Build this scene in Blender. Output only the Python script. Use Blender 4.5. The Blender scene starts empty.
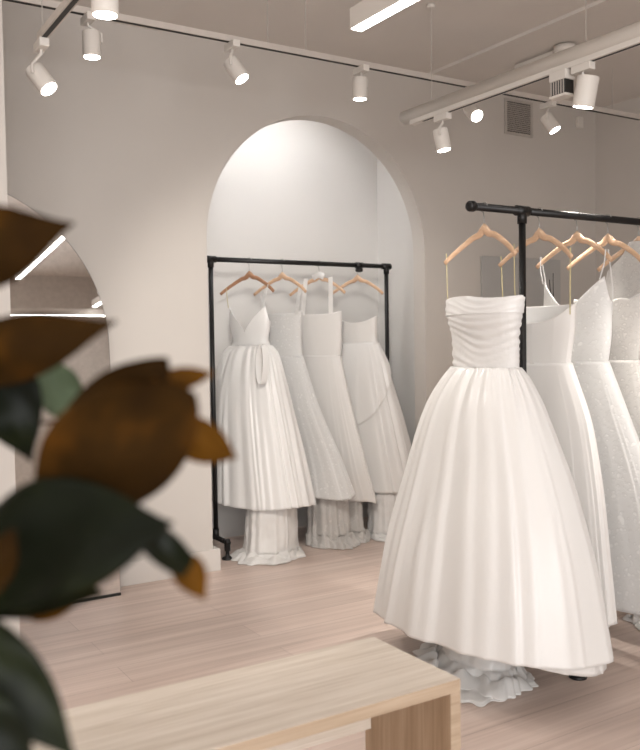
import bpy, math, random
from math import sin, cos, pi, radians, sqrt, atan2
from mathutils import Vector, Matrix, noise
random.seed(7)
C = bpy.context.scene.collection
sc = bpy.context.scene

# ------------------------------------------------------------------ helpers
def link(o, parent=None):
    C.objects.link(o)
    if parent is not None: o.parent = parent
    return o

def mesh(name, verts, faces, mat, parent=None, smooth=True, midx=None):
    me = bpy.data.meshes.new(name)
    me.from_pydata([tuple(v) for v in verts], [], faces)
    mats = mat if isinstance(mat, (list, tuple)) else [mat]
    for m in mats: me.materials.append(m)
    if midx:
        for p, i in zip(me.polygons, midx): p.material_index = i
    if smooth:
        for p in me.polygons: p.use_smooth = True
    me.validate(); me.update()
    return link(bpy.data.objects.new(name, me), parent)

def tag(o, label, cat, group=None):
    o['label'] = label; o['category'] = cat
    if group: o['group'] = group
    return o

def empty(name, loc, label, cat, group=None, rz=0):
    o = bpy.data.objects.new(name, None); link(o)
    o.location = loc; o.rotation_euler = (0, 0, rz); o.empty_display_size = .05
    return tag(o, label, cat, group)

def struct(o):
    o['kind'] = 'structure'; return o

class MB:
    def __init__(s): s.v = []; s.f = []
    def box(s, x0, x1, y0, y1, z0, z1, R=None, o=Vector((0, 0, 0))):
        n = len(s.v)
        for z in (z0, z1):
            for x, y in ((x0, y0), (x1, y0), (x1, y1), (x0, y1)):
                p = Vector((x, y, z))
                if R is not None: p = R @ p
                s.v.append(p + o)
        for q in ((3, 2, 1, 0), (4, 5, 6, 7), (0, 1, 5, 4), (1, 2, 6, 5), (2, 3, 7, 6), (3, 0, 4, 7)):
            s.f.append([n + i for i in q])
        return s
    def tube(s, pts, r, seg=12, caps=True, flat=1.0, flatdir=None):
        """sweep along pts; r number or list; flat squashes along flatdir"""
        pts = [Vector(p) for p in pts]; N = len(pts)
        rs = r if isinstance(r, (list, tuple)) else [r] * N
        n0 = len(s.v); up = None
        for i, p in enumerate(pts):
            t = (pts[min(i + 1, N - 1)] - pts[max(i - 1, 0)]).normalized()
            if flatdir is not None: a = Vector(flatdir)
            elif up is None:
                a = Vector((0, 0, 1)) if abs(t.z) < .9 else Vector((1, 0, 0))
            else: a = up
            a = (a - a.dot(t) * t)
            if a.length < 1e-6: a = Vector((0, 1, 0))
            a.normalize(); up = a; b = t.cross(a)
            for k in range(seg):
                w = 2 * pi * k / seg
                s.v.append(p + rs[i] * (flat * cos(w) * a + sin(w) * b))
        for i in range(N - 1):
            for k in range(seg):
                k2 = (k + 1) % seg
                s.f.append([n0 + i * seg + k, n0 + i * seg + k2, n0 + (i + 1) * seg + k2, n0 + (i + 1) * seg + k])
        if caps:
            s.f.append([n0 + k for k in range(seg)][::-1])
            s.f.append([n0 + (N - 1) * seg + k for k in range(seg)])
        return s
    def lathe(s, prof, o=(0, 0, 0), seg=28, R=None):
        """prof: (r,z) pairs bottom to top"""
        o = Vector(o); n0 = len(s.v); N = len(prof)
        for r, z in prof:
            for k in range(seg):
                w = 2 * pi * k / seg; p = Vector((r * cos(w), r * sin(w), z))
                if R is not None: p = R @ p
                s.v.append(p + o)
        for i in range(N - 1):
            for k in range(seg):
                k2 = (k + 1) % seg
                s.f.append([n0 + i * seg + k, n0 + i * seg + k2, n0 + (i + 1) * seg + k2, n0 + (i + 1) * seg + k])
        s.f.append([n0 + k for k in range(seg)][::-1]); s.f.append([n0 + (N - 1) * seg + k for k in range(seg)])
        return s
    def build(s, name, mat, parent=None, smooth=False, bevel=0):
        o = mesh(name, s.v, s.f, mat, parent, smooth)
        if bevel:
            b = o.modifiers.new('bevel', 'BEVEL'); b.width = bevel; b.segments = 2; b.limit_method = 'ANGLE'
        return o

def sharp(o, ang=35):
    """smooth shading but keep hard edges"""
    me = o.data
    for p in me.polygons: p.use_smooth = True
    me.update()
    e = me.attributes.get('sharp_edge') or me.attributes.new('sharp_edge', 'BOOLEAN', 'EDGE')
    ef = {}
    for p in me.polygons:
        for k in p.edge_keys: ef.setdefault(tuple(sorted(k)), []).append(p.normal.copy())
    vals = [False] * len(me.edges)
    for i, ed in enumerate(me.edges):
        ns = ef.get(tuple(sorted(ed.vertices)), [])
        if len(ns) == 2 and ns[0].angle(ns[1], 0) > radians(ang): vals[i] = True
    e.data.foreach_set('value', vals)
    return o

# ------------------------------------------------------------------ camera
YAW = radians(32.0); PITCH = radians(2.2); ROLL = 0.0150; F = 862.0; CAMZ = 1.4
fh = Vector((sin(YAW), cos(YAW), 0)); rt = Vector((cos(YAW), -sin(YAW), 0))
fw = (fh * cos(PITCH) + Vector((0, 0, -sin(PITCH)))).normalized()
up = rt.cross(fw)
r2 = rt * cos(ROLL) - up * sin(ROLL); u2 = up * cos(ROLL) + rt * sin(ROLL)
cam = bpy.data.cameras.new('camera'); co = link(bpy.data.objects.new('camera', cam))
M = Matrix((r2, u2, -fw)).transposed().to_4x4(); M.translation = (0, 0, CAMZ)
co.matrix_world = M
cam.sensor_fit = 'HORIZONTAL'; cam.sensor_width = 24; cam.lens = F / 640 * 24
cam.dof.use_dof = True; cam.dof.focus_distance = 4.2; cam.dof.aperture_fstop = 2.4
cam.clip_start = .02
sc.camera = co
def at(px, py, d):
    """the world point seen at a photo position, at distance d along the view axis"""
    return Vector((0, 0, CAMZ)) + fw * d + r2 * ((px - 320) / F * d) + u2 * ((375 - py) / F * d)

# ------------------------------------------------------------------ materials
def new(name):
    m = bpy.data.materials.new(name); m.use_nodes = True
    nt = m.node_tree; b = nt.nodes['Principled BSDF']
    return m, nt, b
def setp(b, col=None, rough=None, metal=None, **k):
    if col: b.inputs['Base Color'].default_value = (*col, 1)
    if rough is not None: b.inputs['Roughness'].default_value = rough
    if metal is not None: b.inputs['Metallic'].default_value = metal
    for n, v in k.items(): b.inputs[n].default_value = v
def N(nt, t, **k):
    n = nt.nodes.new(t)
    for a, v in k.items(): setattr(n, a, v)
    return n
def ramp(nt, src, stops):
    r = N(nt, 'ShaderNodeValToRGB'); e = r.color_ramp.elements
    while len(e) < len(stops): e.new(.5)
    for i, (p, c) in enumerate(stops): e[i].position = p; e[i].color = (*c, 1)
    nt.links.new(src, r.inputs[0]); return r.outputs[0]
def noise_tex(nt, scale, detail=3, rough=.5, vec=(1, 1, 1), obj=True):
    tc = N(nt, 'ShaderNodeTexCoord'); mp = N(nt, 'ShaderNodeMapping'); mp.inputs['Scale'].default_value = vec
    nt.links.new(tc.outputs['Object'], mp.inputs[0])
    n = N(nt, 'ShaderNodeTexNoise'); n.inputs['Scale'].default_value = scale
    n.inputs['Detail'].default_value = detail; n.inputs['Roughness'].default_value = rough
    nt.links.new(mp.outputs[0], n.inputs['Vector']); return n.outputs[0]
def bump(nt, b, h, strength, dist=.01):
    bp = N(nt, 'ShaderNodeBump'); bp.inputs['Strength'].default_value = strength; bp.inputs['Distance'].default_value = dist
    nt.links.new(h, bp.inputs['Height']); nt.links.new(bp.outputs[0], b.inputs['Normal'])

def paint(name, col, rough=.75, var=.03):
    m, nt, b = new(name); setp(b, col, rough)
    n = noise_tex(nt, 3, 4)
    c = ramp(nt, n, [(.3, tuple(x * (1 - var) for x in col)), (.7, col)])
    nt.links.new(c, b.inputs['Base Color'])
    bump(nt, b, noise_tex(nt, 160, 2), .05, .002)
    return m
M_wall = paint('wall_paint', (.60, .560, .518))
M_niche = paint('niche_paint', (.68, .66, .635))
M_ceil = paint('ceiling_paint', (.71, .665, .62))
M_trim = paint('trim_paint', (.68, .64, .60), .5)
M_fix = paint('fixture_white', (.74, .70, .65), .45)
M_door = paint('door_grey', (.47, .46, .445), .5)

def wood(name, c1, c2, c3, axis, scale, rough=.45, planks=None):
    m, nt, b = new(name); setp(b, c2, rough)
    v = [1, 1, 1]; v[axis] = .06
    n1 = noise_tex(nt, scale, 6, .65, tuple(v))
    v2 = [1, 1, 1]; v2[axis] = .02
    n2 = noise_tex(nt, scale * 5, 3, .5, tuple(v2))
    mx = N(nt, 'ShaderNodeMix', data_type='FLOAT'); mx.inputs[0].default_value = .4
    nt.links.new(n1, mx.inputs[2]); nt.links.new(n2, mx.inputs[3])
    c = ramp(nt, mx.outputs[0], [(.32, c1), (.5, c2), (.68, c3)])
    if planks:
        tc = N(nt, 'ShaderNodeTexCoord')
        br = N(nt, 'ShaderNodeTexBrick'); br.inputs['Scale'].default_value = 1
        br.inputs['Brick Width'].default_value = planks[0]; br.inputs['Row Height'].default_value = planks[1]
        br.inputs['Mortar Size'].default_value = .0012; br.inputs['Mortar Smooth'].default_value = .3
        br.inputs['Color1'].default_value = (.90, .90, .90, 1); br.inputs['Color2'].default_value = (1, 1, 1, 1)
        br.inputs['Mortar'].default_value = (.6, .57, .55, 1); br.offset = .37; br.inputs['Bias'].default_value = .1
        nt.links.new(tc.outputs['Object'], br.inputs['Vector'])
        mu = N(nt, 'ShaderNodeMix', data_type='RGBA', blend_type='MULTIPLY'); mu.inputs[0].default_value = 1
        nt.links.new(c, mu.inputs[6]); nt.links.new(br.outputs[0], mu.inputs[7]); c = mu.outputs[2]
    nt.links.new(c, b.inputs['Base Color'])
    bump(nt, b, mx.outputs[0], .08, .003)
    return m
M_floor = wood('floor_boards', (.49, .375, .32), (.62, .49, .425), (.74, .61, .54), 0, 9, .42, (1.9, .19))
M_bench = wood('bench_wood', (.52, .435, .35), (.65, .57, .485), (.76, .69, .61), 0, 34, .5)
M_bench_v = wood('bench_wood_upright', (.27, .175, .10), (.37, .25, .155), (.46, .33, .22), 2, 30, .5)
M_hanger = wood('hanger_wood', (.56, .36, .22), (.66, .44, .29), (.74, .53, .37), 1, 14, .38)
M_hanger2 = wood('hanger_wood_dark', (.30, .15, .08), (.40, .21, .12), (.48, .27, .16), 1, 14, .38)

def simple(name, col, rough, metal=0, **k):
    m, nt, b = new(name); setp(b, col, rough, metal, **k)
    n = noise_tex(nt, 40, 2)
    c = ramp(nt, n, [(.3, tuple(x * .9 for x in col)), (.7, col)]); nt.links.new(c, b.inputs['Base Color'])
    return m
M_black = simple('black_pipe', (.012, .011, .011), .38, .3)
M_steel = simple('brushed_steel', (.45, .44, .43), .3, 1)
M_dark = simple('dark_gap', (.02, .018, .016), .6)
M_track = paint('track_paint', (.58, .53, .485), .5)
M_grille = simple('vent_grille', (.50, .46, .42), .5)
M_mirror = simple('mirror_silver', (.90, .89, .88), .015, 1)
M_mirror.node_tree.nodes['Principled BSDF'].inputs['Base Color'].default_value = (.9, .89, .88, 1)
M_pot = simple('pot_glaze', (.5, .46, .42), .4)
M_soil = simple('soil', (.05, .035, .025), .9)

def emis(name, col, s):
    m = bpy.data.materials.new(name); m.use_nodes = True; nt = m.node_tree
    nt.nodes.clear(); e = N(nt, 'ShaderNodeEmission'); e.inputs[0].default_value = (*col, 1); e.inputs[1].default_value = s
    o = N(nt, 'ShaderNodeOutputMaterial'); nt.links.new(e.outputs[0], o.inputs[0]); return m
M_lens = emis('lamp_lens', (1, .95, .88), 12)
M_tube = emis('linear_diffuser', (1, .965, .93), 12.0)

def satin(name, col, rough=.36, wr=.25, sheen=.3):
    m, nt, b = new(name); setp(b, col, rough)
    b.inputs['Sheen Weight'].default_value = sheen * .6; b.inputs['Sheen Roughness'].default_value = .4
    b.inputs['Specular IOR Level'].default_value = .55
    n = noise_tex(nt, 9, 4, .55, (1, 1, .35))
    bump(nt, b, n, wr, .02)
    # a little light passes the cloth
    tr = N(nt, 'ShaderNodeBsdfTranslucent'); tr.inputs[0].default_value = (*col, 1)
    mx = N(nt, 'ShaderNodeMixShader'); mx.inputs[0].default_value = .12
    out = nt.nodes['Material Output']
    nt.links.new(b.outputs[0], mx.inputs[1]); nt.links.new(tr.outputs[0], mx.inputs[2]); nt.links.new(mx.outputs[0], out.inputs[0])
    return m
def lace(name, col, alpha=.85, scale=26, trans=.2, depth=.006, holes=.35):
    m, nt, b = new(name); setp(b, col, .6); b.inputs['Sheen Weight'].default_value = .4
    tc = N(nt, 'ShaderNodeTexCoord')
    vo = N(nt, 'ShaderNodeTexVoronoi', feature='SMOOTH_F1'); vo.inputs['Scale'].default_value = scale
    nz = N(nt, 'ShaderNodeTexNoise'); nz.inputs['Scale'].default_value = scale * .6; nz.inputs['Detail'].default_value = 4
    nt.links.new(tc.outputs['Object'], vo.inputs['Vector']); nt.links.new(tc.outputs['Object'], nz.inputs['Vector'])
    ad = N(nt, 'ShaderNodeMath', operation='ADD'); nt.links.new(vo.outputs['Distance'], ad.inputs[0]); nt.links.new(nz.outputs[0], ad.inputs[1])
    rp = ramp(nt, ad.outputs[0], [(.55, (1, 1, 1)), (.78, (holes,) * 3), (.95, (1, 1, 1))])
    bump(nt, b, rp, .3, depth * .5)
    tint = ramp(nt, ad.outputs[0], [(.55, col), (.8, tuple(c * .86 for c in col))]); nt.links.new(tint, b.inputs['Base Color'])
    tr = N(nt, 'ShaderNodeBsdfTranslucent'); tr.inputs[0].default_value = (*col, 1)
    mx = N(nt, 'ShaderNodeMixShader'); mx.inputs[0].default_value = trans
    nt.links.new(b.outputs[0], mx.inputs[1]); nt.links.new(tr.outputs[0], mx.inputs[2])
    tp = N(nt, 'ShaderNodeBsdfTransparent'); m2 = N(nt, 'ShaderNodeMixShader')
    ma = N(nt, 'ShaderNodeMath', operation='MULTIPLY_ADD'); nt.links.new(rp, ma.inputs[0])
    ma.inputs[1].default_value = (1 - alpha); ma.inputs[2].default_value = alpha
    nt.links.new(ma.outputs[0], m2.inputs[0]); nt.links.new(tp.outputs[0], m2.inputs[1]); nt.links.new(mx.outputs[0], m2.inputs[2])
    nt.links.new(m2.outputs[0], nt.nodes['Material Output'].inputs[0])
    return m
M_satin = satin('ivory_satin', (.85, .832, .808), .34, .22)
M_satin_w = satin('white_satin', (.85, .838, .82), .34, .25)
M_matte = satin('cream_crepe', (.83, .805, .775), .55, .12, .5)
M_ruche = satin('ruched_chiffon', (.82, .805, .785), .5, .5, .6)
M_lace = lace('white_lace', (.88, .87, .85), .95, 48)
M_lace2 = lace('ivory_lace', (.82, .79, .75), .88, 55)
M_tulle = lace('sheer_tulle', (.80, .775, .745), .55, 60, .3, .002, .8)
M_tulle2 = lace('dense_tulle', (.80, .77, .735), .82, 45, .3, .003, .7)
M_loop = simple('hanging_loop_ribbon', (.62, .55, .32), .5)

# ------------------------------------------------------------------ room
WY = 4.82; CZ = 3.28; XL, XR, YB = -3.0, 5.70, -2.0
AX0, AX1 = 2.215, 3.905; ACX = (AX0 + AX1) / 2; AR = (AX1 - AX0) / 2; ASP = 2.03
TH = .13; NX0, NX1, NY1, NZ = 2.00, 4.06, 5.60, 3.16
struct(MB().box(XL - .2, XR + .2, YB - .2, NY1 + .2, -.12, 0).build('floor', M_floor))
struct(MB().box(XL - .2, XR + .2, YB - .2, NY1 + .2, CZ, CZ + .12).build('ceiling', M_ceil))
# back wall with arched opening (front face, back face and soffit)
def arch_wall():
    v = []; f = []; K = 48
    arc = [(ACX + AR * cos(pi - pi * k / K), ASP + AR * sin(pi * k / K)) for k in range(K + 1)]
    for y in (WY, WY + TH):
        b = len(v)
        for (x, z) in arc: v.append((x, y, z))
        for (x, z) in arc: v.append((x, y, CZ))
        v += [(AX0, y, 0), (AX1, y, 0), (XL - .2, y, 0), (XL - .2, y, CZ), (XR + .2, y, 0), (XR + .2, y, CZ), (XL - .2, y, ASP), (XR + .2, y, ASP)]
        e = b + 2 * (K + 1)
        for k in range(K): f.append([b + k, b + k + 1, b + K + 1 + k + 1, b + K + 1 + k])
        f.append([e + 2, e + 0, b, e + 6]); f.append([e + 6, b, b + K + 1, e + 3])
        f.append([e + 1, e + 4, e + 7, b + K]); f.append([b + K, e + 7, e + 5, b + 2 * K + 1])
    S = 2 * (K + 1) + 8
    for k in range(K): f.append([k, k + 1, S + k + 1, S + k])
    e = 2 * (K + 1)
    f.append([e, 0, S, S + e]); f.append([e + 1, K, S + K, S + e + 1])
    return v, f
v, f = arch_wall()
wb = struct(mesh('wall_back', v, f, M_wall, None, False))
# alcove behind the arch
nb = MB(); nb.box(NX0 - .1, NX1 + .1, NY1, NY1 + .1, 0, CZ)
struct(nb.build('wall_alcove_back', M_niche))
struct(MB().box(NX1, NX1 + .1, WY + TH, NY1, 0, CZ).build('wall_alcove_right', M_niche))
struct(MB().box(NX0 - .1, NX0, WY + TH, NY1, 0, CZ).build('wall_alcove_left', M_niche))
struct(MB().box(XR, XR + .15, YB, WY, 0, CZ).build('wall_right', M_wall))
struct(MB().box(XL - .15, XL, YB, WY, 0, CZ).build('wall_left', M_wall))
# stub wall at the left edge of the view
struct(MB().box(XL, .815, 3.72, 3.86, 0, CZ).build('wall_partition', M_wall, None))
struct(MB().box(XL, .83, 3.705, 3.72, 0, .135).build('baseboard_partition', M_trim, None, bevel=.003))
# wall behind the camera; its unseen window is added to let in soft light
W0, W1, WZ0, WZ1 = -2.7, 1.9, .4, 2.9
rw = MB()
rw.box(XL - .15, W0, YB - .15, YB, 0, CZ).box(W1, XR + .15, YB - .15, YB, 0, CZ).box(W0, W1, YB - .15, YB, 0, WZ0).box(W0, W1, YB - .15, YB, WZ1, CZ)
struct(rw.build('wall_front', M_wall))
wf = MB()
for x in (W0, W0 + 1.5, W0 + 3.0, W1 - .06): wf.box(x, x + .06, YB - .12, YB - .05, WZ0, WZ1)
wf.box(W0, W1, YB - .12, YB - .05, WZ0, WZ0 + .05).box(W0, W1, YB - .12, YB - .05, WZ1 - .05, WZ1)
struct(wf.build('fill_window_1', M_black))
# ceiling bands
struct(MB().box(1.56, 1.93, YB, WY, CZ - .05, CZ).build('trim_1', M_ceil))
struct(MB().box(3.93, XR, YB, WY, CZ - .02, CZ).build('trim_2', M_ceil))
# baseboards
struct(MB().box(XL, AX0 + .045, WY - .015, WY, 0, .135).box(AX0, AX0 + .045, WY, WY + TH, 0, .135).build('baseboard_left', M_trim, bevel=.003))
struct(MB().box(AX1, XR, WY - .015, WY, 0, .135).build('baseboard_back', M_trim, bevel=.003))
struct(MB().box(XR - .015, XR, YB, WY - .02, 0, .135).build('baseboard_right', M_trim, bevel=.003))
# grey door in the back wall
dr = struct(MB().box(4.43, 5.26, WY - .022, WY - .002, .0, 2.02).build('door_1', M_door, bevel=.003))
MB().lathe([(.008, 0), (.008, .04), (.022, .045), (.024, .06), (.01, .068)], (4.50, WY - .022, 1.0), 16, Matrix.Rotation(pi / 2, 3, 'X')).build('door_knob', M_steel, dr, True)

# air vent
def px_wall(px, py, Y=WY):
    d = at(px, py, 1) - Vector((0, 0, CAMZ)); k = Y / d.y; return Vector((0, 0, CAMZ)) + d * k
a = px_wall(504, 98); b_ = px_wall(532, 138)
vx0, vx1, vz1, vz0 = a.x, b_.x, a.z, b_.z
ve = empty('air_vent', ((vx0 + vx1) / 2, WY, vz0), 'small rectangular louvred air vent high on the back wall, right of the arch', 'air vent')
w2 = (vx1 - vx0) / 2; hh = vz1 - vz0
fr = MB(); fr.box(-w2, w2, -.012, 0, 0, .02).box(-w2, w2, -.012, 0, hh - .02, hh).box(-w2, -w2 + .02, -.012, 0, .02, hh - .02).box(w2 - .02, w2, -.012, 0, .02, hh - .02)
fr.build('frame', M_grille, ve)
MB().box(-w2 + .02, w2 - .02, -.002, 0, .02, hh - .02).build('backing', M_dark, ve)
n = 15
for i in range(n):
    z = .025 + (hh - .05) * (i + .5) / n
    MB().box(-w2 + .018, w2 - .018, -.006, .005, -.0012, .0012, Matrix.Rotation(radians(-38), 3, 'X'), Vector((0, -.006, z))).build('slat', M_grille, ve)
# little wall box next to it
p = px_wall(578, 123)
tag(MB().box(p.x - .03, p.x + .03, WY - .03, WY, p.z - .045, p.z + .045).build('wall_sensor', M_fix, bevel=.004), 'tiny white sensor box high on the back wall in the right corner', 'sensor')

# ------------------------------------------------------------------ mirror
TL = radians(3.95); MR = .90; MX = 0.67
mo = empty('arched_mirror', (MX, 4.655, 0.004), 'large arched frameless mirror leaning on the back wall behind the plant', 'mirror')
K = 56
out = [(-MR, 0), (MR, 0)] + [(MR * cos(pi * k / K), 1.40 + MR * sin(pi * k / K)) for k in range(K + 1)]
def slab(outl, y0, y1):
    v = [(x, y0, z) for x, z in outl] + [(x, y1, z) for x, z in outl]; n = len(outl)
    f = [list(range(n))[::-1][::-1], list(range(n, 2 * n))[::-1]]
    for i in range(n): f.append([i, i + n, (i + 1) % n + n, (i + 1) % n])
    return v, f
Rm = Matrix.Rotation(-TL, 3, 'X')
def tilt(v): return [Rm @ Vector(p) for p in v]
v, f = slab(out, 0, .004); g = mesh('mirror_glass', tilt(v), f, M_mirror, mo, False)
v, f = slab([(x * 1.003, z * 1.002 - .002) for x, z in out], .0045, .018); mesh('backing', tilt(v), f, M_dark, mo, False)
MB().box(-MR, MR, -.008, .016, -.004, .010).build('base_shadow_strip', M_dark, mo)  # dark strip draws the thin shadow line along the mirror's bottom

# ------------------------------------------------------------------ bench
BX0, BX1, BY0, BY1, BH, BT = .20, 1.587, 1.822, 2.242, .45, .036
be = empty('display_bench', (BX1, BY1, 0), 'pale oak bench with open front standing on the floor in the foreground', 'bench')
be.location = (0, 0, 0)
MB().box(BX0, BX1, BY0, BY1, BH - BT, BH).build('seat', M_bench, be, bevel=.0015)
for x0 in (BX0, BX1 - BT):
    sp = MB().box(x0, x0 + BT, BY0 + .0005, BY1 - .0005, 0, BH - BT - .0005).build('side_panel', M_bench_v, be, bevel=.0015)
    if x0 > 1:
        for (y, z) in ((1.90, .385), (2.10, .355)):
            MB().lathe([(.0055, 0), (.0055, .003), (.002, .003)], (x0, y, z), 14, Matrix.Rotation(-pi / 2, 3, 'Y')).build('screw_hole', M_dark, sp)
M_edge_shade = wood('bench_edge_shaded', (.34, .25, .17), (.43, .325, .23), (.50, .39, .29), 0, 34, .5)  # darker tan puts the shade of the front edges into the colour
MB().box(BX0, BX1, BY0 - .0012, BY0, BH - BT, BH - .0008).build('shaded_edge', M_edge_shade, be)
MB().box(BX1 - BT, BX1, BY0 - .0012, BY0 + .0004, 0, BH - BT - .0004).build('shaded_edge', M_edge_shade, be)
MB().box(BX0 + BT, BX1 - BT, BY1 - .035, BY1 - .012, .17, BH - BT).build('back_rail', M_bench, be, bevel=.001)

# ------------------------------------------------------------------ racks
RH = 1.954; RR = .0165
def rack(x0, xp0, xp1, x1, y, label, knob=None, fl=.30):
    r = empty('clothes_rack', (xp0, y, 0), label, 'clothes rack', 'black pipe racks holding the gowns')
    L = lambda x: x - xp0
    MB().tube([(L(x0) + .015, 0, RH), (L(x1) - .015, 0, RH)], RR, 20).build('rail', M_black, r, True)
    for x, s in ((x0, 1), (x1, -1)):
        MB().lathe([(.012, -.001), (.020, .003), (.023, .009), (.023, .030), (.021, .034)], (L(x), 0, RH), 20, Matrix.Rotation(s * pi / 2, 3, 'Y')).build('end_cap', M_black, r, True)
    for x in (xp0, xp1):
        po = MB().tube([(L(x), 0, .115), (L(x), 0, RH - .01)], .0155, 20).build('post', M_black, r, True)
        MB().tube([(L(x) - .036, 0, RH), (L(x) + .036, 0, RH)], .0225, 20).tube([(L(x), 0, RH - .055), (L(x), 0, RH)], .021, 20).build('tee_fitting', M_black, po, True)
        ft = MB().tube([(L(x), -fl - .02, .11), (L(x), fl + .02, .11)], .0165, 16).tube([(L(x), 0, .10), (L(x), 0, .17)], .021, 16).build('foot_bar', M_black, r, True)
        for s in (-fl, fl):
            MB().lathe([(.036, 0), (.038, .006), (.032, .014), (.014, .020), (.012, .05), (.020, .055), (.020, .12), (.018, .13)], (L(x), s, 0), 22).build('foot', M_black, ft, True)
    if knob:
        MB().tube([(L(knob) - .03, 0, RH), (L(knob) + .03, 0, RH)], .0215, 18).lathe([(.012, -.050), (.026, -.046), (.029, -.034), (.024, -.020), (.014, -.015)], (L(knob), 0, RH), 20).build('clamp_knob', M_black, r, True)
    return r
RBY = 5.20; RFY = 2.72
rack(2.385, 2.415, 3.845, 3.880, RBY, 'black pipe clothes rack standing inside the arched alcove', knob=3.60, fl=.17)
rack(2.435, 2.745, 4.55, 4.87, RFY, 'black pipe clothes rack on the right, its end nearest the camera')

# ------------------------------------------------------------------ hangers
def hanger(x, y, label, cx=0, rz=0, mat=None, white=False, w=.215, group='wooden hangers on the racks'):
    """origin at the floor under the rail; shoulders along local Y"""
    mat = mat or M_hanger
    h = empty('wooden_hanger', (x, y, 0), label, 'hanger', group, rz)
    top = RH - .075
    # one wishbone from tip to tip
    pts = []; rs = []
    for k in range(-16, 17):
        u = abs(k) / 16; s = 1 if k > 0 else -1
        yy = s * w * u
        z = top - .010 - .122 * (u ** .93) - .010 * (u ** 6) + .006 * sin(pi * u) - .010 * math.exp(-((u - .14) / .1) ** 2)
        xx = -.035 * u * u
        pts.append((xx, yy, z)); rs.append(.0145 - .0035 * u + (.006 * max(0, 1 - u * 5)))
    b = MB().tube(pts, rs, 14, True, .55, (1, 0, 0))
    b.build('hanger_body', mat, h, True)
    hk = [(0, 0, top - .01), (0, 0, top + .025)]
    for k in range(0, 15):
        a = -pi / 2 + .2 + k / 14 * (pi + 1.0)
        hk.append((.0, 0.020 * cos(a) , RH + .0 + .0205 * sin(a)))
    # arch sits over the rail: the loop lies in the Y-Z plane
    MB().tube(hk, .0022, 8).build('hook', M_steel, h, True)
    if white:
        MB().tube([(-.002, yy, top - .004 - .118 * (abs(yy) / w) ** 1.15) for yy in (-.045, -.03, -.015, 0, .015, .03, .045)], .024, 14, True, .7, (1, 0, 0)).build('padded_sleeve', M_satin_w, h, True)
    return h

# ------------------------------------------------------------------ gowns
def interp(st, z):
    """st: (z, half_y, front_x, back_x, cy, cx), z descending; monotone cubic between the stations"""
    if z >= st[0][0]: return st[0][1:]
    if z <= st[-1][0]: return st[-1][1:]
    n = len(st)
    for i in range(n - 1):
        a, b = st[i], st[i + 1]
        if z >= b[0]:
            h = b[0] - a[0]; t = (z - a[0]) / h; out = []
            for k in range(1, 6):
                s0 = (b[k] - a[k]) / h
                sp = (a[k] - st[i - 1][k]) / (a[0] - st[i - 1][0]) if i > 0 else s0
                sn = (st[i + 2][k] - b[k]) / (st[i + 2][0] - b[0]) if i < n - 2 else s0
                m0 = 0 if sp * s0 <= 0 else 2 * sp * s0 / (sp + s0)
                m1 = 0 if sn * s0 <= 0 else 2 * sn * s0 / (sn + s0)
                if i == 0: m0 = s0
                if i == n - 2: m1 = s0
                t2, t3 = t * t, t * t * t
                out.append((2 * t3 - 3 * t2 + 1) * a[k] + (t3 - 2 * t2 + t) * h * m0 + (-2 * t3 + 3 * t2) * b[k] + (t3 - t2) * h * m1)
            return out
    return st[-1][1:]
def spw(c, e): return math.copysign(abs(c) ** e, c)

def folds(seed, n, sharpness=1.6):
    """irregular cloth folds: ridges of their own width, height and starting level, fanning from the waist"""
    R = random.Random(seed); K = n; rid = []
    a = 0
    steps = [R.uniform(.45, 1.7) for _ in range(K)]; tot = sum(steps)
    for q in steps:
        a += q / tot * 2 * pi
        wd = q / tot * 2 * pi * R.uniform(.30, .46)
        rid.append((a, wd, R.uniform(.35, 1.0), R.uniform(-.25, .35) if R.random() < .5 else -.3, R.uniform(-.08, .08)))
    def F_(th, t):
        tot = 0
        for (c, wd, h, ts, dr) in rid:
            d = th - c - dr * t
            d = (d + pi) % (2 * pi) - pi
            if abs(d) > 3.2 * wd: continue
            g = min(1, max(0, (t - ts) / .35))
            # one flank of each fold is steeper than the other
            w_ = wd * (1.15 if d < 0 else .75)
            tot += h * g * math.exp(-(d / w_) ** 2)
        return tot - .45
    return F_

def skirt(name, root, st, mat, seed, n, amp, zt, zh, nr=72, ns=320, e=.9, hemwave=.01, gather=0, hemf=None, crump=0, th=.0025, mod=None):
    Fo = folds(seed, n); v = []; f = []
    off = Vector((seed * 3.1, seed * 1.7, 0))
    for i in range(nr + 1):
        t = i / nr
        for k in range(ns):
            a = 2 * pi * k / ns
            zb = zh + (hemf(a) if hemf else 0) + hemwave * sin(3 * a + seed)
            z = zt + (zb - zt) * t
            ay, xf, xb, cy, cx = interp(st, z)
            c, s_ = spw(cos(a), e), spw(sin(a), e)
            x = (xb if c > 0 else xf) * c; y = ay * s_
            L = sqrt(x * x + y * y) + 1e-6
            A = amp * min(1, .22 + t * 1.1) * min(1.0, L / .22)
            d = A * Fo(a, t) * (1 if mod is None else mod(a))
            d += gather * (max(0, 1 - t * 3.2)) * (cos(n * .62 * a + 2.5 * sin(5 * a + seed)) + .6 * cos(n * .9 * a + 2 * sin(3 * a))) 
            q = Vector((x * 5, y * 5, z * 2.2)) + off
            d += .35 * amp * noise.noise(q) * min(1, t * 2)
            if crump: d += crump * noise.noise(q * 3.1) + crump * .6 * noise.noise(q * 7)
            v.append((cx + x + x / L * d, cy + y + y / L * d, z))
    for i in range(nr):
        for k in range(ns):
            k2 = (k + 1) % ns
            f.append([i * ns + k, i * ns + k2, (i + 1) * ns + k2, (i + 1) * ns + k])
    o = mesh(name, v, f, mat, root)
    if th:
        m = o.modifiers.new('cloth', 'SOLIDIFY'); m.thickness = th; m.offset = 0
    return o

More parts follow.
